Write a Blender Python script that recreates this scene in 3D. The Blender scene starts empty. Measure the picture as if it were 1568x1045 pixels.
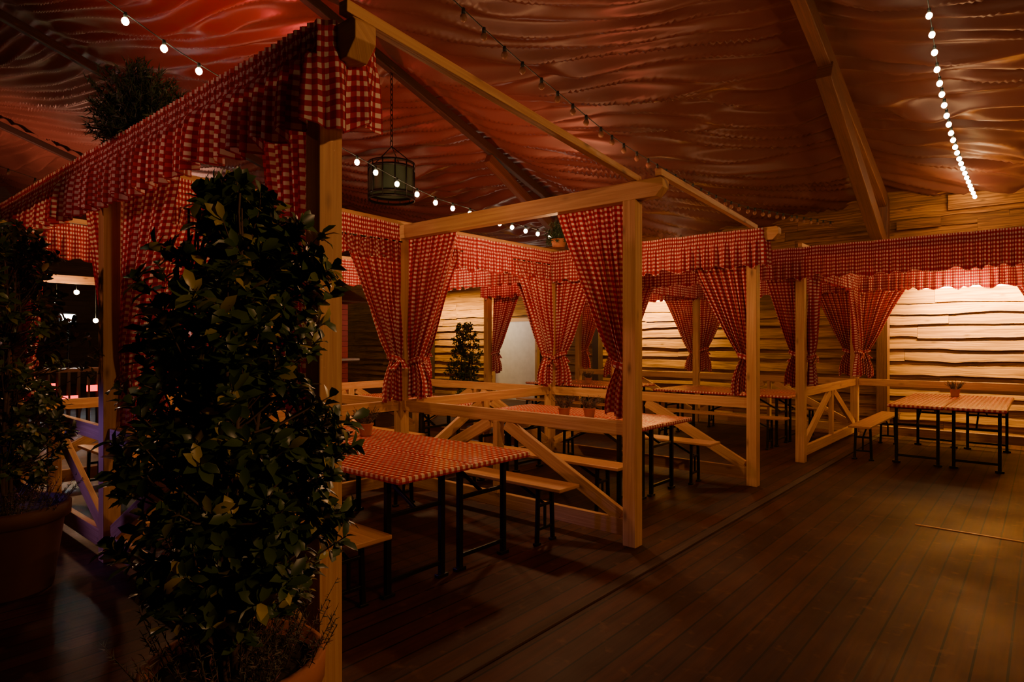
import bpy, math, random
from mathutils import Vector, noise, Matrix
random.seed(7)
S=bpy.context.scene
COL=S.collection
def sn(x): return math.sin(x)
# ---------------------------------------------------------------- materials
def newmat(n):
    m=bpy.data.materials.new(n); m.use_nodes=True
    nt=m.node_tree; nt.nodes.clear()
    out=nt.nodes.new('ShaderNodeOutputMaterial')
    return m,nt,out
def N(nt,t,**k):
    n=nt.nodes.new(t)
    for a,b in k.items(): setattr(n,a,b)
    return n
def math_(nt,op,a,b=None,c=None):
    n=nt.nodes.new('ShaderNodeMath'); n.operation=op
    for i,v in enumerate((a,b,c)):
        if v is None: continue
        if isinstance(v,(int,float)): n.inputs[i].default_value=v
        else: nt.links.new(v,n.inputs[i])
    return n.outputs[0]
def mixc(nt,f,a,b):
    n=nt.nodes.new('ShaderNodeMix'); n.data_type='RGBA'
    for i,v in ((0,f),(6,a),(7,b)):
        if isinstance(v,(int,float)): n.inputs[i].default_value=v
        elif isinstance(v,tuple): n.inputs[i].default_value=(*v,1) if len(v)==3 else v
        else: nt.links.new(v,n.inputs[i])
    return n.outputs[2]
def simple(n,col,rough=.5,metal=0,emit=None,es=0,var=.15,nscale=8):
    m,nt,out=newmat(n)
    p=N(nt,'ShaderNodeBsdfPrincipled'); p.inputs['Roughness'].default_value=rough; p.inputs['Metallic'].default_value=metal
    nz=N(nt,'ShaderNodeTexNoise'); nz.inputs['Scale'].default_value=nscale
    tc=N(nt,'ShaderNodeTexCoord'); nt.links.new(tc.outputs['Object'],nz.inputs['Vector'])
    c=mixc(nt,nz.outputs['Fac'],tuple(x*(1-var) for x in col),tuple(min(1,x*(1+var)) for x in col))
    nt.links.new(c,p.inputs['Base Color'])
    if emit:
        p.inputs['Emission Color'].default_value=(*emit,1); p.inputs['Emission Strength'].default_value=es
    nt.links.new(p.outputs[0],out.inputs[0]); return m
def gingham(n,period=.044,rough=.8,transl=.3,red=(.27,.002,.005),mid=(.50,.028,.034),white=(.88,.74,.64)):
    m,nt,out=newmat(n)
    uv=N(nt,'ShaderNodeUVMap'); sp=N(nt,'ShaderNodeSeparateXYZ'); nt.links.new(uv.outputs[0],sp.inputs[0])
    def stripe(o):
        f=math_(nt,'FRACT',math_(nt,'MULTIPLY',o,1/period))
        return math_(nt,'LESS_THAN',f,.53)
    a=stripe(sp.outputs[0]); b=stripe(sp.outputs[1])
    s=math_(nt,'ADD',a,b)
    c=mixc(nt,math_(nt,'MINIMUM',s,1.0),white,mid)
    c=mixc(nt,math_(nt,'MULTIPLY',a,b),c,red)
    p=N(nt,'ShaderNodeBsdfPrincipled'); p.inputs['Roughness'].default_value=rough
    nt.links.new(c,p.inputs['Base Color'])
    if transl>0:
        t=N(nt,'ShaderNodeBsdfTranslucent'); nt.links.new(c,t.inputs[0])
        mx=N(nt,'ShaderNodeMixShader'); mx.inputs[0].default_value=transl
        nt.links.new(p.outputs[0],mx.inputs[1]); nt.links.new(t.outputs[0],mx.inputs[2])
        nt.links.new(mx.outputs[0],out.inputs[0])
    else: nt.links.new(p.outputs[0],out.inputs[0])
    return m
def wood(n,c1,c2,rough=.6,knot=(.12,.05,.02),gs=1.0):
    m,nt,out=newmat(n)
    uv=N(nt,'ShaderNodeUVMap'); g=N(nt,'ShaderNodeNewGeometry')
    sp=N(nt,'ShaderNodeSeparateXYZ'); nt.links.new(uv.outputs[0],sp.inputs[0])
    r=math_(nt,'MULTIPLY',g.outputs['Random Per Island'],37.0)
    def comb(su,sv):
        cb=N(nt,'ShaderNodeCombineXYZ')
        nt.links.new(math_(nt,'MULTIPLY',sp.outputs[0],su),cb.inputs[0])
        nt.links.new(math_(nt,'MULTIPLY',sp.outputs[1],sv),cb.inputs[1])
        nt.links.new(r,cb.inputs[2]); return cb.outputs[0]
    nz=N(nt,'ShaderNodeTexNoise'); nz.inputs['Scale'].default_value=2*gs; nz.inputs['Detail'].default_value=5; nz.inputs['Distortion'].default_value=.8
    nt.links.new(comb(.7,22),nz.inputs['Vector'])
    rp=N(nt,'ShaderNodeValToRGB'); rp.color_ramp.elements[0].position=.35; rp.color_ramp.elements[1].position=.68
    rp.color_ramp.elements[0].color=(*c1,1); rp.color_ramp.elements[1].color=(*c2,1)
    nt.links.new(nz.outputs['Fac'],rp.inputs[0])
    vo=N(nt,'ShaderNodeTexVoronoi'); vo.inputs['Scale'].default_value=1.0
    nt.links.new(comb(2.3,6),vo.inputs['Vector'])
    k=math_(nt,'SUBTRACT',1.0,math_(nt,'SMOOTH_MIN',math_(nt,'MULTIPLY',vo.outputs['Distance'],7.0),1.0,.3))
    k=math_(nt,'MAXIMUM',k,0.0)
    c=mixc(nt,k,rp.outputs[0],knot)
    c2_=mixc(nt,math_(nt,'MULTIPLY',g.outputs['Random Per Island'],.45),c,tuple(x*.5 for x in c1))
    p=N(nt,'ShaderNodeBsdfPrincipled'); p.inputs['Roughness'].default_value=rough
    nt.links.new(c2_,p.inputs['Base Color'])
    bp=N(nt,'ShaderNodeBump'); bp.inputs['Strength'].default_value=.3; bp.inputs['Distance'].default_value=.01
    nt.links.new(nz.outputs['Fac'],bp.inputs['Height']); nt.links.new(bp.outputs[0],p.inputs['Normal'])
    nt.links.new(p.outputs[0],out.inputs[0]); return m
M={}
M['cloth']=gingham('gingham_cloth')
M['oil']=gingham('gingham_oilcloth',.05,.24,0,red=(.36,.004,.004),mid=(.60,.06,.03),white=(.95,.70,.48))
M['pine']=wood('pine_timber',(.54,.27,.09),(.74,.44,.18))
M['bench']=wood('bench_wood',(.52,.23,.06),(.70,.36,.12),.4)
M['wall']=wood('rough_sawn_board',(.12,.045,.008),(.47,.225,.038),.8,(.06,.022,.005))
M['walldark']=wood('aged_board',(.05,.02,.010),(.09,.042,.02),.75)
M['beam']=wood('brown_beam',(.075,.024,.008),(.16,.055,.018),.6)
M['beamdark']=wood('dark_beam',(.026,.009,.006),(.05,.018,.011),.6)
M['darkmetal']=simple('dark_steel',(.018,.017,.016),.4,.6)
M['terra']=simple('terracotta',(.42,.15,.07),.75)
M['terradark']=simple('dark_terracotta',(.10,.035,.02),.75)
M['soil']=simple('soil',(.03,.018,.01),.95)
M['bark']=simple('bark',(.10,.06,.035),.8)
M['redpaint']=simple('red_painted_wood',(.5,.03,.02),.5)
M['canvas']=simple('white_canvas',(.75,.72,.68),.8)
M['steelgreen']=simple('green_iron',(.05,.08,.05),.5,.3)
M['bulb']=simple('lit_bulb',(1,.8,.5),.3,0,(1,.72,.38),50)
M['bulboff']=simple('unlit_bulb',(.25,.12,.08),.1)
M['tube']=simple('lamp_tube',(1,.8,.5),.3,0,(1,.66,.28),40)
M['cool']=simple('flood_lamp',(1,1,1),.3,0,(.85,.95,1),160)
M['redneon']=simple('red_lamp',(1,.1,.1),.3,0,(1,.01,.01),5)
M['wire']=simple('wire',(.02,.03,.03),.5)
for k in ('bulb','cool','redneon','tube'):
    try: M[k].cycles.emission_sampling='NONE'
    except Exception as e: print(e)
def leafmat(n,a,b,c,rough=.4):
    m,nt,out=newmat(n); g=N(nt,'ShaderNodeNewGeometry')
    rp=N(nt,'ShaderNodeValToRGB'); e=rp.color_ramp.elements
    e[0].position=0;e[0].color=(*a,1);e[1].position=.86;e[1].color=(*b,1)
    x=e.new(.96);x.color=(*c,1)
    nt.links.new(g.outputs['Random Per Island'],rp.inputs[0])
    p=N(nt,'ShaderNodeBsdfPrincipled');p.inputs['Roughness'].default_value=rough
    nt.links.new(rp.outputs[0],p.inputs['Base Color'])
    nt.links.new(p.outputs[0],out.inputs[0])
    return m
M['leaf']=leafmat('laurel_leaf',(.022,.050,.012),(.065,.11,.025),(.40,.32,.06),.36)
M['needle']=leafmat('conifer_needle',(.02,.045,.018),(.04,.075,.03),(.08,.1,.04),.6)
M['heather']=leafmat('heather',(.07,.08,.05),(.16,.12,.1),(.35,.12,.16),.8)
def floor_mat():
    m,nt,out=newmat('floor_planks')
    tc=N(nt,'ShaderNodeTexCoord'); sp=N(nt,'ShaderNodeSeparateXYZ'); nt.links.new(tc.outputs['Object'],sp.inputs[0])
    bx=math_(nt,'MULTIPLY',sp.outputs[0],1/.135)
    fr=math_(nt,'FRACT',bx); fl=math_(nt,'FLOOR',bx)
    gap=math_(nt,'LESS_THAN',math_(nt,'ABSOLUTE',math_(nt,'SUBTRACT',fr,.5)),.46)
    wn=N(nt,'ShaderNodeTexWhiteNoise'); wn.noise_dimensions='1D'; nt.links.new(fl,wn.inputs['W'])
    cb=N(nt,'ShaderNodeCombineXYZ')
    nt.links.new(math_(nt,'MULTIPLY',sp.outputs[0],14.0),cb.inputs[0]); nt.links.new(math_(nt,'MULTIPLY',sp.outputs[1],.9),cb.inputs[1]); nt.links.new(math_(nt,'MULTIPLY',wn.outputs[0],40.0),cb.inputs[2])
    nz=N(nt,'ShaderNodeTexNoise'); nz.inputs['Scale'].default_value=2; nz.inputs['Detail'].default_value=7
    nt.links.new(cb.outputs[0],nz.inputs['Vector'])
    n2=N(nt,'ShaderNodeTexNoise'); n2.inputs['Scale'].default_value=1.3; n2.inputs['Detail'].default_value=6; nt.links.new(tc.outputs['Object'],n2.inputs['Vector'])
    c=mixc(nt,nz.outputs['Fac'],(.018,.004,.001),(.19,.044,.012))
    c=mixc(nt,math_(nt,'MULTIPLY',wn.outputs[0],.7),c,(.018,.004,.0012))
    c=mixc(nt,math_(nt,'MULTIPLY',n2.outputs['Fac'],.9),c,(.013,.0038,.0014))
    c=mixc(nt,gap,(.002,.0008,.0004),c)
    # pale scuffs
    n3=N(nt,'ShaderNodeTexNoise'); n3.inputs['Scale'].default_value=9; n3.inputs['Detail'].default_value=8; nt.links.new(tc.outputs['Object'],n3.inputs['Vector'])
    sc=math_(nt,'MULTIPLY',math_(nt,'MAXIMUM',math_(nt,'SUBTRACT',n3.outputs['Fac'],.60),0.0),4.0)
    c=mixc(nt,math_(nt,'MINIMUM',sc,.5),c,(.16,.06,.025))
    p=N(nt,'ShaderNodeBsdfPrincipled')
    nt.links.new(math_(nt,'MULTIPLY_ADD',n2.outputs['Fac'],.4,.36),p.inputs['Roughness'])
    p.inputs['Specular IOR Level'].default_value=.22
    nt.links.new(c,p.inputs['Base Color'])
    bp=N(nt,'ShaderNodeBump'); bp.inputs['Strength'].default_value=.8; bp.inputs['Distance'].default_value=.006
    nt.links.new(math_(nt,'ADD',math_(nt,'MULTIPLY',nz.outputs['Fac'],.5),gap),bp.inputs['Height']); nt.links.new(bp.outputs[0],p.inputs['Normal'])
    nt.links.new(p.outputs[0],out.inputs[0]); return m
M['floor']=floor_mat()
def fabric_mat():
    m,nt,out=newmat('ceiling_fabric')
    tc=N(nt,'ShaderNodeTexCoord')
    nz=N(nt,'ShaderNodeTexNoise'); nz.inputs['Scale'].default_value=.6; nt.links.new(tc.outputs['Object'],nz.inputs['Vector'])
    c=mixc(nt,nz.outputs['Fac'],(.085,.026,.018),(.14,.050,.036))
    p=N(nt,'ShaderNodeBsdfPrincipled'); p.inputs['Roughness'].default_value=.36
    nt.links.new(c,p.inputs['Base Color']); nt.links.new(p.outputs[0],out.inputs[0]); return m
M['fabric']=fabric_mat()
# ---------------------------------------------------------------- mesh builder
class MB:
    def __init__(s): s.v=[];s.f=[];s.uv=[];s.mi=[];s.mats=[];s.sm=[]
    def mat(s,k):
        if k not in s.mats: s.mats.append(k)
        return s.mats.index(k)
    def face(s,ids,uvs,k,smooth=False):
        s.f.append(tuple(ids)); s.uv.extend(uvs); s.mi.append(s.mat(k)); s.sm.append(smooth)
    def beam(s,a,b,w,h,k,up=(0,0,1)):
        a=Vector(a);b=Vector(b);d=(b-a);L=d.length;d.normalize()
        u=Vector(up)
        if abs(d.dot(u))>.98: u=Vector((0,1,0))
        r=d.cross(u).normalized(); u=r.cross(d).normalized()
        i=len(s.v)
        for p in (a,b):
            for sx,sz in ((-1,-1),(1,-1),(1,1),(-1,1)):
                s.v.append(tuple(p+r*(sx*w/2)+u*(sz*h/2)))
        o=random.random()*5
        per=[0,w,w+h,2*w+h,2*w+2*h]
        for j in range(4):
            j2=(j+1)%4
            s.face((i+j,i+j2,i+4+j2,i+4+j),[(o,per[j]),(o,per[j+1]),(o+L,per[j+1]),(o+L,per[j])],k)
        s.face((i+3,i+2,i+1,i),[(0,0),(w*.1,0),(w*.1,h),(0,h)],k)
        s.face((i+4,i+5,i+6,i+7),[(0,0),(w*.1,0),(w*.1,h),(0,h)],k)
    def prism(s,prof,d,t,k):
        d=Vector(d); n=len(prof); i=len(s.v)
        for sg in (-1,1):
            for p in prof: s.v.append(tuple(Vector(p)+d*t*sg))
        o=random.random()*5
        def uvp(q): return (o+q[0]+q[1],q[2])
        s.face(range(i,i+n),[uvp(p) for p in prof],k)
        s.face(reversed(range(i+n,i+2*n)),[uvp(p) for p in reversed(prof)],k)
        for j in range(n):
            j2=(j+1)%n
            a=uvp(prof[j]);b=uvp(prof[j2])
            s.face((i+j2,i+j,i+n+j,i+n+j2),[b,a,(a[0],a[1]+2*t),(b[0],b[1]+2*t)],k)
    def cyl(s,a,b,r0,r1,k,seg=10,cap=True,smooth=True):
        a=Vector(a);b=Vector(b);d=(b-a).normalized()
        u=Vector((0,0,1)) if abs(d.z)<.9 else Vector((1,0,0))
        r=d.cross(u).normalized();u=r.cross(d)
        i=len(s.v)
        for p,rad in ((a,r0),(b,r1)):
            for j in range(seg):
                t=2*math.pi*j/seg
                s.v.append(tuple(p+(r*math.cos(t)+u*math.sin(t))*rad))
        for j in range(seg):
            j2=(j+1)%seg
            s.face((i+j,i+j2,i+seg+j2,i+seg+j),[(0,0),(.1,0),(.1,.1),(0,.1)],k,smooth)
        if cap:
            s.face(reversed(range(i,i+seg)),[(0,0)]*seg,k); s.face(range(i+seg,i+2*seg),[(0,0)]*seg,k)
    def lathe(s,c,prof,k,seg=24):
        i=len(s.v);n=len(prof)
        for r,z in prof:
            for j in range(seg):
                t=2*math.pi*j/seg
                s.v.append((c[0]+r*math.cos(t),c[1]+r*math.sin(t),c[2]+z))
        for a in range(n-1):
            for j in range(seg):
                j2=(j+1)%seg
                s.face((i+a*seg+j,i+a*seg+j2,i+(a+1)*seg+j2,i+(a+1)*seg+j),[(0,0)]*4,k,True)
    def ball(s,c,r,k,seg=8,rings=5,sz=1):
        prof=[(max(r*sn(math.pi*q/rings),.0004),-r*sz*math.cos(math.pi*q/rings)) for q in range(rings+1)]
        s.lathe(c,prof,k,seg)
    def grid(s,P,UV,k):
        i=len(s.v);R=len(P);C=len(P[0])
        for row in P:
            for p in row: s.v.append(tuple(p))
        for a in range(R-1):
            for b in range(C-1):
                s.face((i+a*C+b,i+(a+1)*C+b,i+(a+1)*C+b+1,i+a*C+b+1),[UV[a][b],UV[a+1][b],UV[a+1][b+1],UV[a][b+1]],k,True)
    def leaf(s,p,d,nrm,L,W,k,curl=.25):
        d=Vector(d).normalized(); r=d.cross(Vector(nrm))
        if r.length<1e-4: r=d.cross(Vector((1,0,.3)))
        r.normalize(); n=r.cross(d).normalized(); i=len(s.v); p=Vector(p)
        def q(a,b,c): return tuple(p+d*(a*L)+r*(b*W/2)+n*c*L)
        s.v+= [q(0,0,0),q(.35,-.85,.06),q(.35,0,0.0),q(.35,.85,.06),q(.72,-.95,.06-curl*.3),q(.72,0,-curl*.3),q(.72,.95,.06-curl*.3),q(1,0,-curl)]
        z=[(0,0)]
        for f in ((0,2,1),(0,3,2),(1,2,5,4),(2,3,6,5),(4,5,7),(5,6,7)):
            s.face([i+x for x in f],z*len(f),k,True)
    def blade(s,p,d,L,W,k):
        d=Vector(d).normalized(); r=d.cross(Vector((random.uniform(-1,1),random.uniform(-1,1),random.uniform(-1,1)))).normalized(); p=Vector(p); i=len(s.v)
        s.v+=[tuple(p-r*W/2),tuple(p+r*W/2),tuple(p+d*L)]
        s.face((i,i+1,i+2),[(0,0)]*3,k)
    def mesh(s,name):
        me=bpy.data.meshes.new(name); me.from_pydata(s.v,[],s.f)
        uvl=me.uv_layers.new(name='UVMap'); flat=[c for u in s.uv for c in u]; uvl.data.foreach_set('uv',flat)
        for k in s.mats: me.materials.append(M[k])
        me.polygons.foreach_set('material_index',s.mi); me.polygons.foreach_set('use_smooth',s.sm); me.update(); return me
    def obj(s,name,loc=(0,0,0),rot=0,bevel=0):
        return inst(name,s.mesh(name),loc,rot,bevel)
def inst(name,me,loc,rot=0,bevel=0):
    o=bpy.data.objects.new(name,me); COL.objects.link(o); o.location=loc; o.rotation_euler=(0,0,rot)
    if bevel:
        b=o.modifiers.new('bevel','BEVEL'); b.width=bevel; b.segments=2; b.limit_method='ANGLE'
    return o
# ---------------------------------------------------------------- room shell
YW=12.9; XL=-27.0; XR=6.5; YF=-6.0; RY=-1.0
def roofz(y): 
    yy=y if y>RY else 2*RY-y
    return 4.3+.33*(12.3-yy)
b=MB(); b.v=[(XL,YF,0),(XR,YF,0),(XR,YW,0),(XL,YW,0),(XL,YF,-.1),(XR,YF,-.1),(XR,YW,-.1),(XL,YW,-.1)]
for f in ((0,1,2,3),(7,6,5,4),(4,5,1,0),(5,6,2,1),(6,7,3,2),(7,4,0,3)): b.face(f,[(0,0)]*4,'floor')
b.obj('floor')
def ceiling():
    nx,ny=400,900; P=[];UV=[]
    for j in range(ny+1):
        y=YF+(YW-YF)*j/ny; row=[];uvr=[]
        for i in range(nx+1):
            x=XL+(XR-XL)*i/nx
            t=((x+2.2)/6.0)%1.0
            sag=.30*4*t*(1-t)
            ac=y-.42*x; al=x+.42*y
            q=noise.noise(Vector((al*.22,ac*.25,1.7)))
            q2=noise.noise(Vector((al*.30,ac*1.3,5.1)))
            q3=noise.noise(Vector((al*.28,ac*1.0,9.1)))
            q5=noise.noise(Vector((al*.36,ac*2.6,7.7)))
            q6=noise.noise(Vector((al*.40,ac*6.5,3.3)))
            ph=(ac+1.1*q)*math.pi/.27+q2*2.8
            w=(1-abs(sn(ph)))
            w2=.5+.5*sn((ac+.9*q)*2*math.pi/.9+q3*3)
            wr=(.135*w*(.5+1.2*abs(q3)+1.0*abs(q5)) + .17*w2*(.6+q5) + .08*q6)
            edge=min(1,4*t*(1-t)*1.6+.35)
            row.append((x,y,roofz(y)+.18-sag*.8-wr*edge)); uvr.append((x,y))
        P.append(row);UV.append(uvr)
    b=MB(); b.grid(P,UV,'fabric'); b.obj('ceiling')
ceiling()
def boardwall(name,x0,x1,y,zt,mk,nrm=-1,axis='x'):
    b=MB(); z=.02
    while z<zt:
        h=random.uniform(.17,.27); x=x0-random.uniform(0,3)
        while x<x1:
            L=random.uniform(3.2,4.6); a=max(x,x0); e=min(x+L,x1)
            if e-a>.05:
                segs=max(2,int((e-a)/.12)); top=[];bot=[]
                sd=random.random()*100
                for i in range(segs+1):
                    xx=a+(e-a)*i/segs
                    wob=.036*noise.noise(Vector((xx*.8,sd,0)))+.012*noise.noise(Vector((xx*4,sd,3)))
                    bot.append((xx,z-.02+wob*1.3)); top.append((xx,z+h))
                def P(xx,zz,o): 
                    return (xx,y+nrm*o,zz) if axis=='x' else (y+nrm*o,xx,zz)
                i0=len(b.v); n=segs+1; off=random.uniform(0,.018)
                for (xx,zz) in bot: b.v.append(P(xx,zz,.078+off))
                for (xx,zz) in top: b.v.append(P(xx,zz,.036+off*.5))
                for (xx,zz) in bot: b.v.append(P(xx,zz,.022))
                for (xx,zz) in top: b.v.append(P(xx,zz,.006))
                o=random.random()*9
                for i in range(segs):
                    xx0=o+bot[i][0];xx1=o+bot[i+1][0]
                    def q(c,d): return [(xx0,c),(xx1,c),(xx1,d),(xx0,d)]
                    b.face((i0+i,i0+i+1,i0+n+i+1,i0+n+i),q(0,h),mk)
                    b.face((i0+2*n+i+1,i0+2*n+i,i0+3*n+i,i0+3*n+i+1),q(0,h),mk)
                    b.face((i0+2*n+i,i0+2*n+i+1,i0+i+1,i0+i),q(0,.04),mk)
                    b.face((i0+n+i,i0+n+i+1,i0+3*n+i+1,i0+3*n+i),q(0,.04),mk)
                for e_ in (0,segs):
                    ids=(i0+e_,i0+n+e_,i0+3*n+e_,i0+2*n+e_)
                    b.face(ids,[(0,0),(0,h),(.03,h),(.03,0)],mk)
            x+=L+.004
        z+=h-.005
    if axis=='x': b.beam((x0,y+.03*-nrm,zt/2),(x1,y+.03*-nrm,zt/2),.06,zt,'walldark')
    else: b.beam((y+.03*-nrm,x0,zt/2),(y+.03*-nrm,x1,zt/2),.06,zt,'walldark')
    return b.obj(name)
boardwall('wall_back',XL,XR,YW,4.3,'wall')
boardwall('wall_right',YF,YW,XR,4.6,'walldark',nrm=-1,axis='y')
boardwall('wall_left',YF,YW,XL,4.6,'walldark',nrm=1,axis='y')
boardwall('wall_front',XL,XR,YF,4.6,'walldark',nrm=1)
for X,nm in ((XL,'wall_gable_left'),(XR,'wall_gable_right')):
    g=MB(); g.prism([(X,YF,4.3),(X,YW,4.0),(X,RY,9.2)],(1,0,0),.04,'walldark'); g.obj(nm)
b=MB()
for x0,x1,z,h in ((-1.25,1.8,3.92,.26),(-.85,2.0,3.50,.22),(-2.0,-1.35,3.62,.16),(-5.3,-3.7,3.45,.14)):
    b.beam((x0,YW-.14,z),(x1,YW-.14,z),.03,h,'wall')
b.obj('trim_1',bevel=.004)
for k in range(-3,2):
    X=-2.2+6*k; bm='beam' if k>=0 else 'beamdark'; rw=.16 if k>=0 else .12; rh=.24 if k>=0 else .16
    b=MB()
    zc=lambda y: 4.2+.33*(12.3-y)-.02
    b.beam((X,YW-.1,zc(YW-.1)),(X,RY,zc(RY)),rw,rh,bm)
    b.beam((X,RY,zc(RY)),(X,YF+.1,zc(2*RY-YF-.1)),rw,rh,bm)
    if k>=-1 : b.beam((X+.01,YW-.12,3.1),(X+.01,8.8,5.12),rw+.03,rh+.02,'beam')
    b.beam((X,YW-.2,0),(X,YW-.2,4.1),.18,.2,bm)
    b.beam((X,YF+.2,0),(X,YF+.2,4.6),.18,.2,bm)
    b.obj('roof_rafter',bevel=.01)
# ---------------------------------------------------------------- booth grid
C=[-2.42,-5.2,-8.0]; R=[1.5,4.24,6.85,8.6,11.6]
HT=2.80
PW=.11
def header_x(b,x0,x1,y,zt,h=.14,endR=True,endL=False):
    ch=.06
    pr=[]
    if endL: pr+=[(x0,y,zt),(x0,y,zt-h+ch),(x0+ch,y,zt-h)]
    else: pr+=[(x0,y,zt),(x0,y,zt-h)]
    if endR: pr+=[(x1-ch,y,zt-h),(x1,y,zt-h+ch),(x1,y,zt-.02),(x1-.02,y,zt)]
    else: pr+=[(x1,y,zt-h),(x1,y,zt)]
    b.prism(pr,(0,1,0),.05,'pine')
def rails(b,p0,p1,zr=.90,braces=True):
    p0=Vector((*p0,0));p1=Vector((*p1,0));d=(p1-p0);L=d.length;d.normalize()
    a=p0+d*PW/2; e=p1-d*PW/2; m=(a+e)/2
    z=Vector((0,0,1))
    b.beam(a+z*zr,e+z*zr,.05,.11,'pine')
    b.beam(a+z*.13,e+z*.13,.05,.13,'pine')
    if braces:
        b.beam(m+z*.19,m+z*(zr-.05),.05,.10,'pine')
        for s_,q in ((1,e),(-1,a)):
            b.beam(m+d*s_*.10+z*(zr-.07),q-d*s_*.04+z*.21,.045,.11,'pine')
def post(b,x,y,z0=0,z1=2.66): b.beam((x,y,z0),(x,y,z1),PW,PW,'pine',up=(0,1,0))
b=MB()
for x in (-2.36,-5.12,-8.0,-10.8): post(b,x,1.5,0,2.72)
header_x(b,-11.1,-2.06,1.5,2.87,.15,True,True)
rails(b,(-5.12,1.5),(-2.36,1.5)); rails(b,(-8.0,1.5),(-5.12,1.5)); rails(b,(-10.8,1.5),(-8,1.5))
b.obj('booth_partition',bevel=.004)
for ri,(rl) in ((1,True),(2,True),(3,False)):
    b=MB(); y=R[ri]
    for x in C: post(b,x,y)
    header_x(b,-8.25,-2.14 if ri<3 else 3.4,y,HT,.14,True,True)
    if ri==3: post(b,.36,y); post(b,3.14,y)
    if rl: rails(b,(C[1],y),(C[0],y)); rails(b,(C[2],y),(C[1],y))
    b.obj('booth_partition',bevel=.004)
b=MB(); y=R[4]
for x in C+[.36,3.14]: post(b,x,y)
header_x(b,-8.25,3.4,y,HT,.14,True,True)
for x0,x1 in ((C[2],C[1]),(C[1],C[0]),(C[0],.36),(.36,3.14)): rails(b,(x0,y),(x1,y),braces=x1<-2)
b.obj('booth_partition',bevel=.004)
def side(name,x,pairs,brace=True):
    b=MB()
    for y0,y1 in pairs: rails(b,(x,y0),(x,y1),braces=brace)
    return b.obj(name,bevel=.004)
side('booth_side_railing',C[0],[(R[3],R[4])])
side('booth_side_railing',C[1],[(R[0],R[1]),(R[1],R[2])])
side('booth_side_railing',C[2],[(R[0],R[1]),(R[1],R[2])])
b=MB(); b.beam((-2.10,1.42,2.90),(-2.40,4.30,2.83),.05,.05,'pine'); b.obj('top_batten',bevel=.003)
b=MB(); b.beam((-2.17,4.18,2.83),(-2.42,6.92,2.83),.05,.05,'pine'); b.obj('top_batten',bevel=.003)
for x in (C[1],C[2]):
    b=MB(); b.beam((x,1.4,2.90),(x,4.2,2.83),.05,.05,'pine'); b.beam((x,4.2,2.83),(x,8.7,2.83),.05,.05,'pine'); b.obj('top_batten',bevel=.003)
for x in (C[0],C[1],C[2],.36,3.14):
    b=MB(); b.beam((x,8.55,2.83),(x,11.65,2.83),.05,.05,'pine'); b.obj('top_batten',bevel=.003)
# ---------------------------------------------------------------- cloth
def valance(path,drop=.36,name='gingham_valance',amp=.040,gather=1.7,seed=0):
    pts=[Vector(p) for p in path]; cols=[];s=0
    for a,c in zip(pts[:-1],pts[1:]):
        d=c-a; L=math.hypot(d.x,d.y); n=max(3,int(L/.014)); dd=Vector((d.x,d.y,0)).normalized(); nn=Vector((dd.y,-dd.x,0))
        for i in range(n+1 if c is pts[-1] else n):
            cols.append((a+d*(i/n),nn,s+L*i/n))
        s+=L
    rows=[(.045,.010,0),(.02,.006,0),(0,.002,0),(-.02,.004,0),(-.045,.004,0),(-.055,.006,0),(-.10,.4,1),(-.16,.65,1),(-.22,.85,1),(-.28,.95,1),(-.33,1.0,1),(-1,1.05,1)]
    P=[];UV=[]
    for (dz,am,kind) in rows:
        row=[];u=[]
        for (p,n,sv) in cols:
            q=noise.noise(Vector((sv*1.7,seed,0))); q2=noise.noise(Vector((sv*5,seed,4)))
            ph=sv*2*math.pi/.105+q*7+q2*1.5
            a=amp*(.6+.9*abs(noise.noise(Vector((sv*2.3,seed,9)))))
            f=sn(ph)+.3*sn(ph*2.3+1)
            disp=(a*am*f if kind else (.008*sn(ph*2) if abs(dz)>.01 else .003*f))
            z=p.z+(dz if dz>-1 else -drop)+( .020*sn(ph*.5+q*5)+.035*q2 if dz==-1 else 0)
            if kind==0: z+=.008*q2
            w=p+n*(.012+ (disp+.012*kind)); row.append((w.x,w.y,z))
            u.append((sv*gather+.006*sn(ph),dz if dz>-1 else -drop))
        P.append(row);UV.append(u)
    b=MB(); b.grid(P,UV,'cloth')
    return b.obj(name)
_seed=[0]
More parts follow.
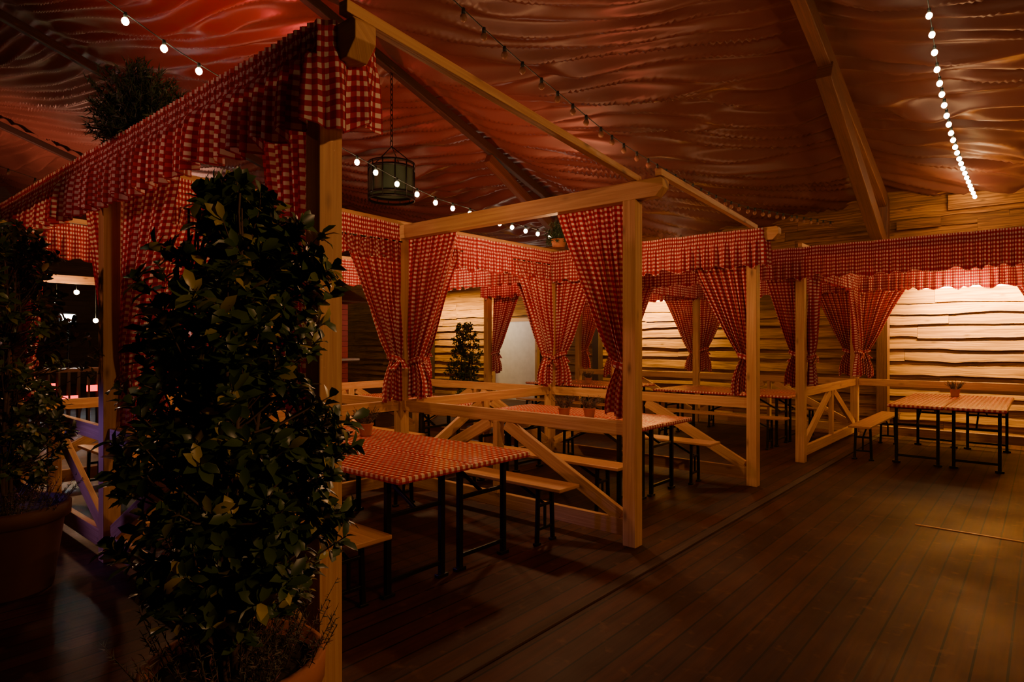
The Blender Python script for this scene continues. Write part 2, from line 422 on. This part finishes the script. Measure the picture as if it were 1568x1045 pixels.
def curtain(x,y,dx,dy,wt=.75,zt=2.62,ztie=1.42,zb=1.0,side=1,name='gingham_curtain',wt_tie=.13,start=.04):
    _seed[0]+=1; sd=_seed[0]*3.7
    d=Vector((dx,dy,0)); n=Vector((dy,-dx,0))*side
    o=Vector((x,y,0))+d*start+n*.085
    Nf=8; W=wt*1.45; cols=88; rows=56; P=[];UV=[]; vprev=[0]*(cols+1); prev=None
    ztie+=random.uniform(-.04,.04); zb+=random.uniform(-.03,.03); bow=random.uniform(.06,.2)
    for r in range(rows+1):
        z=zt-(zt-zb)*r/rows; row=[];uvr=[]
        if z>ztie:
            s=(zt-z)/(zt-ztie); w=wt_tie+(wt-wt_tie)*(1-s**1.35)*(1-bow*sn(s*math.pi)); am=.018+.036*s
            if s>.85: am*= 1-.45*(s-.85)/.15
        else:
            s=(ztie-z)/(ztie-zb); w=wt_tie+.10*sn(min(1,s*1.2)*math.pi/2); am=.024+.018*s
        for c in range(cols+1):
            u=c/cols
            q=noise.noise(Vector((u*3,z*.9,sd)))
            ph=u*2*math.pi*Nf+q*2.2+sd
            dis=am*(sn(ph)+.35*sn(ph*.43+2)+.3*q)
            uu=u+.012*sn(ph*1.0+1.3)
            p=o+d*(uu*w)+n*dis; p.z=z+ (.03*sn(u*9+sd)*(1 if r==rows else 0)) - .05*u*max(0,1-abs((z-ztie)/.5))
            row.append(p)
            if prev: vprev[c]+= min((Vector(p)-Vector(prev[c])).length,.06)
            uvr.append((u*W,-vprev[c]))
        prev=row;P.append(row);UV.append(uvr)
    b=MB(); b.grid(P,UV,'cloth')
    c0=o+d*(wt_tie*.5); seg=28; Q=[];V=[]
    for k,(dz,e) in enumerate(((-.03,0),(-.015,.012),(.0,.016),(.015,.012),(.03,0))):
        row=[];u=[]
        for j in range(seg+1):
            t=2*math.pi*j/seg
            rr=1+.08*sn(t*5)
            p=c0+d*math.cos(t)*(wt_tie*.5+.03+e)*rr+n*sn(t)*(.048+e)*rr; p.z=ztie-.03+dz+.03*math.cos(t)
            row.append(p);u.append((t*.1,dz))
        Q.append(row);V.append(u)
    b.grid(Q,V,'cloth')
    for sg in (-1,1):
        Q=[];V=[]
        for k in range(6):
            row=[];u=[]
            for j in range(5):
                p=c0+n*(.07+.01*sn(k))+d*(sg*.018*k+(j-2)*.009*(1+k*.35)); p.z=ztie-.03-k*.022+(.012 if k else 0)
                row.append(p);u.append((j*.02,k*.025))
            Q.append(row);V.append(u)
        b.grid(Q,V,'cloth')
    b.cyl(o+Vector((0,0,zt))-d*.02,o+d*(wt+.03)+Vector((0,0,zt)),.008,.008,'darkmetal',8)
    return b.obj(name)
valance([(-10.9,1.40,2.95),(-8,1.40,2.93),(-5.1,1.40,2.89),(-2.24,1.40,2.84),(-2.20,1.43,2.84),(-2.20,1.62,2.84),(-2.24,1.66,2.84)],.38,amp=.055,seed=1)
valance([(C[1]+.06,1.6,2.82),(C[1]+.06,4.16,2.76)],.34,seed=2)
valance([(C[1]+.06,4.32,2.76),(C[1]+.06,6.78,2.76)],.34,seed=3)
valance([(C[2]+.06,1.6,2.80),(C[2]+.06,4.16,2.76)],.34,seed=4)
valance([(C[2]+.06,4.32,2.76),(C[2]+.06,6.78,2.76)],.34,seed=5)
valance([(-8.1,R[2]-.07,2.75),(-2.30,R[2]-.07,2.75),(-2.28,R[2]+.05,2.75)],.36,seed=6)
valance([(-8.1,R[3]-.07,2.75),(-2.30,R[3]-.07,2.75),(3.3,R[3]-.07,2.75)],.36,seed=7)
valance([(-8.1,R[4]-.07,2.75),(3.3,R[4]-.07,2.75)],.36,seed=8)
valance([(C[0]+.06,8.7,2.74),(C[0]+.06,11.5,2.74)],.34,seed=9)
valance([(C[1]+.06,8.7,2.74),(C[1]+.06,11.5,2.74)],.34,seed=10)
curtain(-2.40,1.5,-1,0,.62,2.66,wt_tie=.32,ztie=1.25,zb=1.0)
curtain(-5.12,1.5,1,0,.95,2.70,side=-1,wt_tie=.2,ztie=1.35,zb=1.0)
curtain(-5.12,1.5,-1,0,.8,2.70)
curtain(-8.0,1.5,1,0,.8,2.70,side=-1)
curtain(C[1],1.62,0,1,.8,2.62,side=1)
curtain(C[1],4.2,0,-1,.72,2.62,side=-1)
curtain(C[0],R[1],-1,0,.78,2.79,wt_tie=.16)
curtain(C[1],R[1],1,0,.78,2.79,side=-1,wt_tie=.16)
curtain(C[1],R[1],-1,0,.76,2.74)
curtain(C[2],R[1],1,0,.76,2.74,side=-1)
curtain(C[1],R[1]+.06,0,1,.7,2.62)
curtain(C[1],R[2]-.04,0,-1,.8,2.62,side=-1)
curtain(C[0],R[2],-1,0,.76,2.62)
curtain(C[1],R[2],1,0,.7,2.62,side=-1)
curtain(C[1],R[2],-1,0,.7,2.62)
curtain(C[2],R[2],1,0,.7,2.62,side=-1)
curtain(C[2],R[2]-.04,0,-1,.8,2.62,side=-1)
curtain(C[2],R[1]-.04,0,-1,.8,2.62,side=-1)
curtain(C[0],R[3],-1,0,.5,2.62,wt_tie=.1)
curtain(C[1],R[3],1,0,.7,2.62,side=-1)
curtain(C[1],R[3],-1,0,.7,2.62)
curtain(C[2],R[3],1,0,.75,2.62,side=-1)
curtain(C[0],R[3]+.05,0,1,.55,2.60,wt_tie=.1)
curtain(C[0],R[4]-.04,0,-1,.7,2.60,side=-1)
curtain(C[0],R[4],1,0,.78,2.60,side=-1)
curtain(C[0],R[4],-1,0,.7,2.60)
curtain(C[1],R[4],-1,0,.75,2.60)
curtain(C[1],R[4],1,0,.7,2.60,side=-1)
curtain(C[2],R[4],1,0,.75,2.60,side=-1)
curtain(.36,R[4],-1,0,.76,2.60)
curtain(.36,R[3],1,0,.7,2.60,side=-1)
# ---------------------------------------------------------------- tables and benches
def table_mesh():
    b=MB(); L,Wd,H=2.2,.6,.77
    xs=[-L/2,L/2]; ys=[-Wd/2,Wd/2]
    i=len(b.v); t=.04
    ring=lambda ins,z:[(xs[0]+ins,ys[0]+ins,z),(xs[1]-ins,ys[0]+ins,z),(xs[1]-ins,ys[1]-ins,z),(xs[0]+ins,ys[1]-ins,z)]
    rr=[ring(.01,H-t),ring(0,H-t+.004),ring(0,H-.006),ring(.006,H)]
    for q in rr: b.v+=q
    for a in range(3):
        for j in range(4):
            j2=(j+1)%4
            ids=(i+a*4+j,i+a*4+j2,i+a*4+4+j2,i+a*4+4+j)
            def uvf(k):
                p=b.v[k]; return (p[0]+(p[2]-H if j in(1,3) else 0),p[1]+(p[2]-H if j in (0,2) else 0))
            b.face(ids,[uvf(k) for k in ids],'oil')
    b.face((i+12,i+13,i+14,i+15),[(b.v[k][0],b.v[k][1]) for k in (i+12,i+13,i+14,i+15)],'oil')
    b.face((i+3,i+2,i+1,i),[(0,0)]*4,'bench')
    for sx in (-1,1):
        x=sx*(L/2-.2)
        b.beam((x,-.24,H-.05),(x,.24,H-.05),.035,.03,'darkmetal')
        for sy in (-1,1):
            b.beam((x,sy*.225,0),(x,sy*.225,H-.036),.036,.036,'darkmetal',up=(0,1,0))
        b.beam((x,-.225,.10),(x,.225,.10),.022,.03,'darkmetal')
        b.beam((x,-.225,.50),(x,.225,.50),.02,.03,'darkmetal')
        b.beam((x,0,.50),(x-sx*.42,0,H-.045),.02,.025,'darkmetal')
        b.beam((x-sx*.42,-.2,H-.045),(x-sx*.42,.2,H-.045),.03,.02,'darkmetal')
        b.beam((x,-.27,.012),(x,-.18,.012),.045,.024,'darkmetal'); b.beam((x,.18,.012),(x,.27,.012),.045,.024,'darkmetal')
    return b.mesh('beer_table')
def bench_mesh():
    b=MB(); L,Wd,H=2.2,.26,.47
    b.beam((-L/2,0,H-.014),(L/2,0,H-.014),Wd,.028,'bench')
    for sx in (-1,1):
        x=sx*(L/2-.24)
        b.beam((x,-.1,H-.04),(x,.1,H-.04),.035,.025,'darkmetal')
        for sy in (-1,1): b.beam((x,sy*.10,0),(x,sy*.085,H-.03),.03,.03,'darkmetal',up=(0,1,0))
        b.beam((x,-.1,.12),(x,.1,.12),.02,.025,'darkmetal')
        b.beam((x,0,.30),(x-sx*.3,0,H-.03),.02,.022,'darkmetal')
        b.beam((x,0,.12),(x,0,.30),.02,.022,'darkmetal',up=(0,1,0)); b.beam((x,-.09,.30),(x,.09,.30),.02,.025,'darkmetal')
        for sy in (-1,1): b.beam((x,sy*.10-.03,.01),(x,sy*.10+.03,.01),.04,.02,'darkmetal')
    return b.mesh('beer_bench')
TM=table_mesh(); BM=bench_mesh()
def booth(xc,y0,off=0):
    inst('beer_table',TM,(xc,y0+1.12+off,0),0,.004); inst('beer_table',TM,(xc+.01,y0+1.73+off,0),0,.004)
    inst('beer_bench',BM,(xc+.03,y0+.62+off,0),0,.006); inst('beer_bench',BM,(xc+.13,y0+2.36+off,0),0,.006)
booth(-3.97,1.5); booth(-3.95,4.2); booth(-6.75,1.5); booth(-6.75,4.2)
booth(-3.95,8.6,.12); booth(-6.75,8.6,.12)
R90=math.pi/2
inst('beer_table',TM,(-1.25,10.3,0),R90,.004); inst('beer_table',TM,(-.64,10.32,0),R90,.004)
inst('beer_bench',BM,(-1.84,10.15,0),R90,.006); inst('beer_bench',BM,(-.02,10.2,0),R90,.006)
# ---------------------------------------------------------------- plants
def rnd_dir(zb=0):
    while True:
        v=Vector((random.uniform(-1,1),random.uniform(-1,1),random.uniform(-1,1)))
        if .1<v.length<1: 
            v.z+=zb; return v.normalized()
def pot(b,c,r,h,k='terra'):
    b.lathe(c,[(.001,0),(r*.74,0),(r*.76,.01),(r*.93,h*.8),(r*.95,h*.82),(r*1.03,h*.84),(r*1.04,h*.98),(r*1.0,h),(r*.93,h),(r*.9,h*.9),(.001,h*.9)],k,36)
def shrub(name,x,y,prof,nsp,potr=.27,poth=.5,seed=1,heather=True,pk='terra',extra=()):
    random.seed(seed); b=MB(); pot(b,(0,0,0),potr,poth,pk)
    b.lathe((0,0,0),[(.001,poth*.93),(potr*.92,poth*.92)],'soil',24)
    stems=[]
    for i in range(7):
        a=random.uniform(0,6.28); r0=random.uniform(0,.08); r1=random.uniform(.05,.20); zt=random.uniform(.75,.97)*prof[-1][0]
        p=Vector((r0*math.cos(a),r0*sn(a),poth*.9)); q=[p]
        for s in range(1,7):
            t=s/6; q.append(Vector(((r0+(r1-r0)*t)*math.cos(a+.3*t)+random.uniform(-.02,.02),(r0+(r1-r0)*t)*sn(a+.3*t)+random.uniform(-.02,.02),poth*.9+(zt-poth*.9)*t)))
        for s in range(6): b.cyl(q[s],q[s+1],.013-.0015*s,.013-.0015*(s+1),'bark',6,False)
        stems.append(q)
    def rad(z):
        for (z0,r0),(z1,r1) in zip(prof[:-1],prof[1:]):
            if z0<=z<=z1: return r0+(r1-r0)*(z-z0)/(z1-z0)
        return .05
    tips=[]
    for i in range(nsp):
        z=random.uniform(prof[0][0],prof[-1][0]); a=random.uniform(0,6.283)
        rr=rad(z)*(random.random()**.42)*(1+.55*noise.noise(Vector((math.cos(a)*1.6,sn(a)*1.6,z*2.6+seed))) )
        tips.append((Vector((rr*math.cos(a),rr*sn(a),z)),a))
    for (ex,ey,ez,er,en) in extra:
        for i in range(en):
            v=rnd_dir()*er*random.random()**.4; p=Vector((ex,ey,ez))+v; tips.append((p,math.atan2(p.y,p.x)))
    for tip,a in tips:
        z=tip.z
        q=random.choice(stems); sp=min(q,key=lambda p:abs(p.z-(z-.18)))
        mid=(tip+sp)/2+Vector((0,0,-.02))
        b.cyl(sp,mid,.005,.004,'bark',4,False); b.cyl(mid,tip,.004,.002,'bark',4,False)
        ax=(Vector((math.cos(a)*.7,sn(a)*.7,.65+random.uniform(-.3,.5)))+rnd_dir()*.35).normalized()
        u=ax.cross(Vector((0,0,1.01))).normalized(); w=ax.cross(u)
        for j in range(random.randint(9,14)):
            t=j*2.4+random.uniform(-.3,.3); op=.35+.9*random.random(); back=random.uniform(0,.09)
            dr=(u*math.cos(t)+w*sn(t))*sn(op*1.25)+ax*math.cos(op*1.25)
            L=random.uniform(.045,.075)
            b.leaf(tip-ax*back,dr,ax,L,L*.48,'leaf',random.uniform(.05,.3))
    if heather:
        for i in range(130):
            a=random.uniform(0,6.283); r=random.uniform(.3,1.0)*potr
            p=Vector((r*math.cos(a),r*sn(a),poth*.93)); d=Vector((math.cos(a)*r*1.9,sn(a)*r*1.9,random.uniform(.6,1))).normalized(); L=random.uniform(.1,.22)
            b.cyl(p,p+d*L,.002,.001,'bark',3,False)
            for j in range(26):
                t=random.uniform(.15,1); b.blade(p+d*L*t,d*.6+rnd_dir(.1),random.uniform(.012,.03),.005,'heather')
    random.seed(seed+100)
    return b.obj(name,(x,y,0))
shrub('potted_laurel_shrub',-1.99,.94,[(.72,.20),(.85,.28),(1.1,.31),(1.45,.31),(1.72,.30),(1.86,.24),(1.95,.16),(2.10,.08)],470,.27,.56,3,
      extra=((.15,.13,1.90,.09,12),(.21,.18,1.80,.08,12),(.23,.20,1.22,.09,14),(.24,.21,1.0,.08,12),(-.20,-.17,1.62,.09,12),(-.20,-.17,1.2,.09,12),(-.16,-.14,.85,.10,10)))
shrub('potted_laurel_shrub',-5.0,.88,[(.68,.28),(.9,.37),(1.3,.42),(1.8,.42),(2.1,.36),(2.32,.2)],330,.34,.54,11,True,'terradark')
def conifer(name,loc,r,h,seed,pr=.16,ph=.16,n=260):
    random.seed(seed); b=MB(); pot(b,(0,0,0),pr,ph)
    for i in range(n):
        a=random.uniform(0,6.283); e=random.uniform(-.25,1.5); L=random.uniform(.5,1)
        d=Vector((math.cos(a)*math.cos(e),sn(a)*math.cos(e),sn(e)))
        tip=Vector((d.x*r*L,d.y*r*L,ph+max(-.05,d.z*h*L))); base=Vector((0,0,ph*.9))
        b.cyl(base,tip,.004,.0015,'bark',3,False)
        dd=(tip-base).normalized(); Ln=(tip-base).length
        for j in range(34):
            t=random.uniform(.3,1.03); b.blade(base+dd*Ln*t,dd*.7+rnd_dir(.15),random.uniform(.03,.06),.010,'needle')
    return b.obj(name,loc)
conifer('potted_conifer',(-4.62,1.54,2.875),.38,.48,5,.10,.11,n=480)
conifer('potted_conifer',(C[1]+.15,R[2],2.86),.22,.26,6,.11,.11,120)
shrub('potted_laurel_shrub',-8.9,8.9,[(.5,.2),(.8,.3),(1.2,.34),(1.7,.30),(1.95,.15)],240,.24,.42,21,False)
def flowerpot(x,y,z,seed):
    random.seed(seed); b=MB(); pot(b,(0,0,0),.065,.11)
    b.lathe((0,0,0),[(.001,.103),(.058,.1)],'soil',16)
    for i in range(60):
        a=random.uniform(0,6.283); d=Vector((math.cos(a)*.6,sn(a)*.6,random.uniform(.5,1.4))).normalized(); L=random.uniform(.07,.16); p=Vector((math.cos(a)*.03,sn(a)*.03,.10))
        b.cyl(p,p+d*L,.0015,.001,'bark',3,False)
        for j in range(16): b.blade(p+d*L*random.uniform(.2,1),d*.6+rnd_dir(.1),random.uniform(.012,.028),.006,'heather')
    b.obj('potted_heather',(x,y,z))
for i,(x,y) in enumerate(((-3.85,5.32),(-3.62,5.45),(-4.4,3.2),(-3.5,9.85),(-1.0,11.05),(-6.6,5.35),(-6.5,2.7),(-6.6,9.9))): flowerpot(x,y,.771,40+i)
# ---------------------------------------------------------------- string lights
def string(name,pts,n,lit,wire_r=.005,br=.030):
    pts=[Vector(p) for p in pts]
    def cr(t):
        k=min(int(t),len(pts)-2); f=t-k
        p0=pts[max(k-1,0)];p1=pts[k];p2=pts[k+1];p3=pts[min(k+2,len(pts)-1)]
        return .5*((2*p1)+(p2-p0)*f+(2*p0-5*p1+4*p2-p3)*f*f+(3*p1-p0-3*p2+p3)*f**3)
    sam=[cr((len(pts)-1)*i/200) for i in range(201)]
    cum=[0]
    for a,c in zip(sam[:-1],sam[1:]): cum.append(cum[-1]+(c-a).length)
    b=MB()
    for i in range(0,200,4): b.cyl(sam[i],sam[i+4],wire_r,wire_r,'wire',5,False)
    for i in range(n):
        s=cum[-1]*(i+.5)/n; k=max(j for j in range(201) if cum[j]<=s); p=sam[k]
        b.cyl(p+Vector((0,0,.01)),p-Vector((0,0,.04)),.014,.018,'wire',8)
        b.ball(p-Vector((0,0,.04+br*.9)),br,'bulb' if lit else 'bulboff',10,6,1.15)
    return b.obj(name)
string('string_lights',[(-6,-.5,5.4),(-6,1.75,4.45),(-6,2.77,4.09),(-6,5.07,3.51),(-6,6.1,3.40),(-6,7.4,3.32),(-6,9.5,3.35),(-6,12.7,3.7)],44,True)
string('string_lights',[(-3.5,1.2,4.95),(-3.5,3.34,4.25),(-3.5,4.76,3.93),(-3.5,6.23,3.71),(-3.5,8.88,3.62),(-3.3,10.8,3.7),(-3.0,12.7,3.8)],46,False)
string('string_lights',[(-.9,5.2,6.2),(-.9,7.53,4.98),(-.9,8.46,4.51),(-.9,10.1,4.18),(-.87,12.65,3.98)],34,True,br=.030)
string('string_lights',[(-15,-.5,5.4),(-15,2.5,4.9),(-15,6,4.2),(-15,12.5,3.9)],30,False)
string('string_lights',[(-20,-.5,5.0),(-20,2.5,4.4),(-20,6,4.0),(-20,12.5,3.9)],34,True,br=.04)
# ---------------------------------------------------------------- hanging drum lantern
b=MB(); cx,cy=-8.2,6.48
for z in (4.5,4.42,4.0,3.92): b.lathe((cx,cy,z),[(.37,-.02),(.385,-.02),(.385,.02),(.37,.02),(.37,-.02)],'darkmetal',36)
b.lathe((cx,cy,3.94),[(.365,.08),(.365,.5)],'steelgreen',36)
for i in range(12):
    a=i*math.pi/6; p=Vector((cx+.38*math.cos(a),cy+.38*sn(a),3.92)); b.cyl(p,p+Vector((0,0,.6)),.010,.010,'darkmetal',6)
for i in range(4):
    a=i*math.pi/2+.4; b.cyl((cx+.37*math.cos(a),cy+.37*sn(a),4.5),(cx,cy,4.8),.008,.008,'darkmetal',6)
z=4.8; k=0
while z<6.0:
    seg=12
    for j in range(seg):
        t0=2*math.pi*j/seg;t1=2*math.pi*(j+1)/seg
        ax=Vector((1,0,0)) if k%2 else Vector((0,1,0))
        f=lambda t:Vector((cx,cy,z+.05))+ax*.025*math.cos(t)+Vector((0,0,.055*sn(t)))
        b.cyl(f(t0),f(t1),.007,.007,'darkmetal',5,False)
    z+=.085;k+=1
b.obj('hanging_drum_lantern')
# ---------------------------------------------------------------- far background
b=MB()
x0,x1,y0,y1=-17.5,-14.0,6.0,9.6
for i in range(18):
    zz=.1+i*.14
    b.beam((x1,y0,zz),(x1,y1,zz),.03,.13,'redpaint'); b.beam((x0,y0,zz),(x1,y0,zz),.03,.13,'redpaint')
    b.beam((x0,y1,zz),(x1,y1,zz),.03,.13,'redpaint'); b.beam((x0,y0,zz),(x0,y1,zz),.03,.13,'redpaint')
b.beam((x1+.2,y0-.1,1.1),(x1+.2,y1+.1,1.1),.4,.05,'canvas')
b.prism([(x0-.3,y0-.3,2.6),(x1+.5,y0-.3,2.6),((x0+x1)/2,y0-.3,3.5)],(0,1,0),.02,'redpaint')
b.prism([(x0-.3,y1+.3,2.6),(x1+.5,y1+.3,2.6),((x0+x1)/2,y1+.3,3.5)],(0,1,0),.02,'redpaint')
b.beam(((x1+.55+(x0+x1)/2)/2,y0-.3,3.05),((x1+.55+(x0+x1)/2)/2,y1+.3,3.05),2.5,.05,'beam',up=(.4,0,1))
b.beam(((x0-.35+(x0+x1)/2)/2,y0-.3,3.05),((x0-.35+(x0+x1)/2)/2,y1+.3,3.05),2.3,.05,'beam',up=(-.4,0,1))
b.obj('red_market_stall')
yd=YW-.20
b=MB(); b.beam((-11.5,yd,1.05),(-10.1,yd,1.05),.04,2.1,'canvas'); b.beam((-11.55,yd,2.15),(-10.05,yd,2.15),.08,.1,'pine')
b.beam((-11.55,yd,0),(-11.55,yd,2.1),.08,.1,'pine'); b.beam((-10.05,yd,0),(-10.05,yd,2.1),.08,.1,'pine'); b.obj('door_1')
b=MB()
b.cyl((-18,4.4,0),(-18,4.4,2.0),.03,.03,'darkmetal',10); b.cyl((-18,4.4,0),(-18,4.4,.03),.25,.25,'darkmetal',20)
b.beam((-18.06,4.4,2.12),(-17.9,4.36,2.12),.34,.26,'darkmetal'); b.beam((-17.9,4.36,2.12),(-17.885,4.357,2.12),.28,.2,'cool')
b.obj('flood_lamp')
b=MB()
b.beam((-13.5,1.2,1.05),(-13.5,4.8,1.05),.6,.06,'beam')
for i in range(24): b.beam((-13.22,1.28+i*.15,0),(-13.22,1.28+i*.15,1.03),.14,.03,'walldark',up=(0,1,0))
for y in (1.2,4.8): b.beam((-13.5,y,0),(-13.5,y,2.7),.1,.1,'pine',up=(0,1,0))
b.beam((-13.5,1.0,2.7),(-13.5,5.0,2.7),.12,.14,'pine')
for i in range(12):
    b.cyl((-13.4,1.3+i*.3,2.6),(-13.4,1.3+i*.3,2.0+.17*(i%4)),.004,.004,'wire',5); b.ball((-13.4,1.3+i*.3,1.96+.17*(i%4)),.045,'bulb')
for y0_,z0_ in ((2.3,.62),(2.75,.78),(3.1,.55),(3.5,.72)): b.beam((-13.18,y0_,z0_),(-13.18,y0_+.28,z0_),.02,.11,'redneon')
b.obj('serving_bar')
b=MB(); b.beam((-2.1,-3,.004),(-2.1,12.6,.004),.07,.014,'walldark'); b.obj('trim_2')
b=MB(); b.beam((-.85,6.3,.003),(1.6,6.3,.003),.02,.008,'bench'); b.obj('trim_3')
def tube(x,y,z,L,name='tube_lamp'):
    b=MB(); b.beam((x-L/2,y,z+.03),(x+L/2,y,z+.03),.05,.03,'darkmetal'); b.cyl((x-L/2,y,z),(x+L/2,y,z),.013,.013,'tube',10)
    b.beam((x-L/2+.05,y,z+.04),(x-L/2+.05,R[4],HT-.15),.02,.02,'darkmetal');b.beam((x+L/2-.05,y,z+.04),(x+L/2-.05,R[4],HT-.15),.02,.02,'darkmetal')
    b.obj(name)
def area(name,loc,target,sx,sy,e,col):
    l=bpy.data.lights.new(name,'AREA'); l.shape='RECTANGLE'; l.size=sx;l.size_y=sy;l.energy=e;l.color=col
    o=bpy.data.objects.new(name,l);COL.objects.link(o);o.location=loc
    d=Vector(target)-Vector(loc);o.rotation_euler=d.to_track_quat('-Z','Y').to_euler();return o
def point(name,loc,e,col,r=.1):
    l=bpy.data.lights.new(name,'POINT'); l.energy=e;l.color=col;l.shadow_soft_size=r
    o=bpy.data.objects.new(name,l);COL.objects.link(o);o.location=loc;return o
def spot(name,loc,target,e,col,ang=60,blend=.6,r=.15):
    l=bpy.data.lights.new(name,'SPOT'); l.energy=e;l.color=col;l.shadow_soft_size=r;l.spot_size=math.radians(ang);l.spot_blend=blend
    o=bpy.data.objects.new(name,l);COL.objects.link(o);o.location=loc
    d=Vector(target)-Vector(loc);o.rotation_euler=d.to_track_quat('-Z','Y').to_euler();return o
W1=(1,.60,.12)
for x,e in ((-.7,330),(-6.7,150)):
    tube(x,R[4]+.75,2.46,1.9); area('wall_lamp',(x,R[4]+.80,2.43),(x,YW,2.1),1.9,.06,e,W1)
area('wall_lamp',(-13,YW-.6,2.6),(-13,YW,1.9),2.5,.08,130,W1)
point('door_fill',(-10.9,YW-1.2,2.2),35,(1,.8,.6),.1)  # added fill with no fixture, brightens the white door
point('table_lamp_light',(-.9,R[4]-.4,2.3),36,(1,.55,.16),.08)
W2=(1,.50,.21)
point('hall_light',(2.6,2.2,3.4),270,W2,.12)
point('hall_light',(2.8,6.0,3.2),36,W2,.12)
point('booth_fill',(-6.6,5.5,2.6),90,W2,.08)  # booth points are added fills without fixtures, lifting curtains and tables
point('booth_fill',(-3.9,5.4,2.45),65,W2,.08)
point('booth_fill',(-3.9,9.6,2.5),18,W2,.08)
point('booth_fill',(-6.6,2.9,2.5),60,W2,.08)
point('booth_fill',(-3.9,3.1,2.5),20,W2,.08)
RED=(1,.08,.06)
spot('stage_wash',(-9.5,3.0,4.6),(-10.4,5.4,6.6),520,RED,140,1)
spot('stage_wash',(-6.5,7.0,3.1),(-8.5,9.5,5),360,(1,.24,.11),130,1)
spot('stage_wash',(-4.5,5.5,3.6),(-4.3,7.5,5.6),90,(1,.16,.08),150,1)
spot('stage_wash',(-19,3.0,3.0),(-20,5.2,6.6),1300,(1,.40,.25),130,1)
spot('front_fill',(-5.5,-4,4.0),(-4.2,1.4,2.5),340,(1,.38,.30),34,.8)  # unseen spot added to light the front valance and post faces
spot('stage_wash',(-7.2,-.3,1.2),(-4.9,1.6,.45),100,(.42,.22,1),30,.6)
point('bar_light',(-13,3,2.2),90,(1,.5,.25))
point('string_glow',(-.9,9.5,4.0),34,(1,.5,.2),.2); point('string_glow',(-.9,12.0,3.8),24,(1,.5,.2),.15)
w=bpy.data.worlds.new('World'); S.world=w; w.use_nodes=True
w.node_tree.nodes['Background'].inputs[0].default_value=(.5,.22,.14,1); w.node_tree.nodes['Background'].inputs[1].default_value=.02
cd=bpy.data.cameras.new('camera'); cam=bpy.data.objects.new('camera',cd); COL.objects.link(cam)
cam.location=(0,0,1.58); cam.rotation_euler=(math.radians(90),0,math.radians(40.7)); cd.sensor_width=36; cd.lens=36*950/1568; cd.clip_start=.05
S.camera=cam
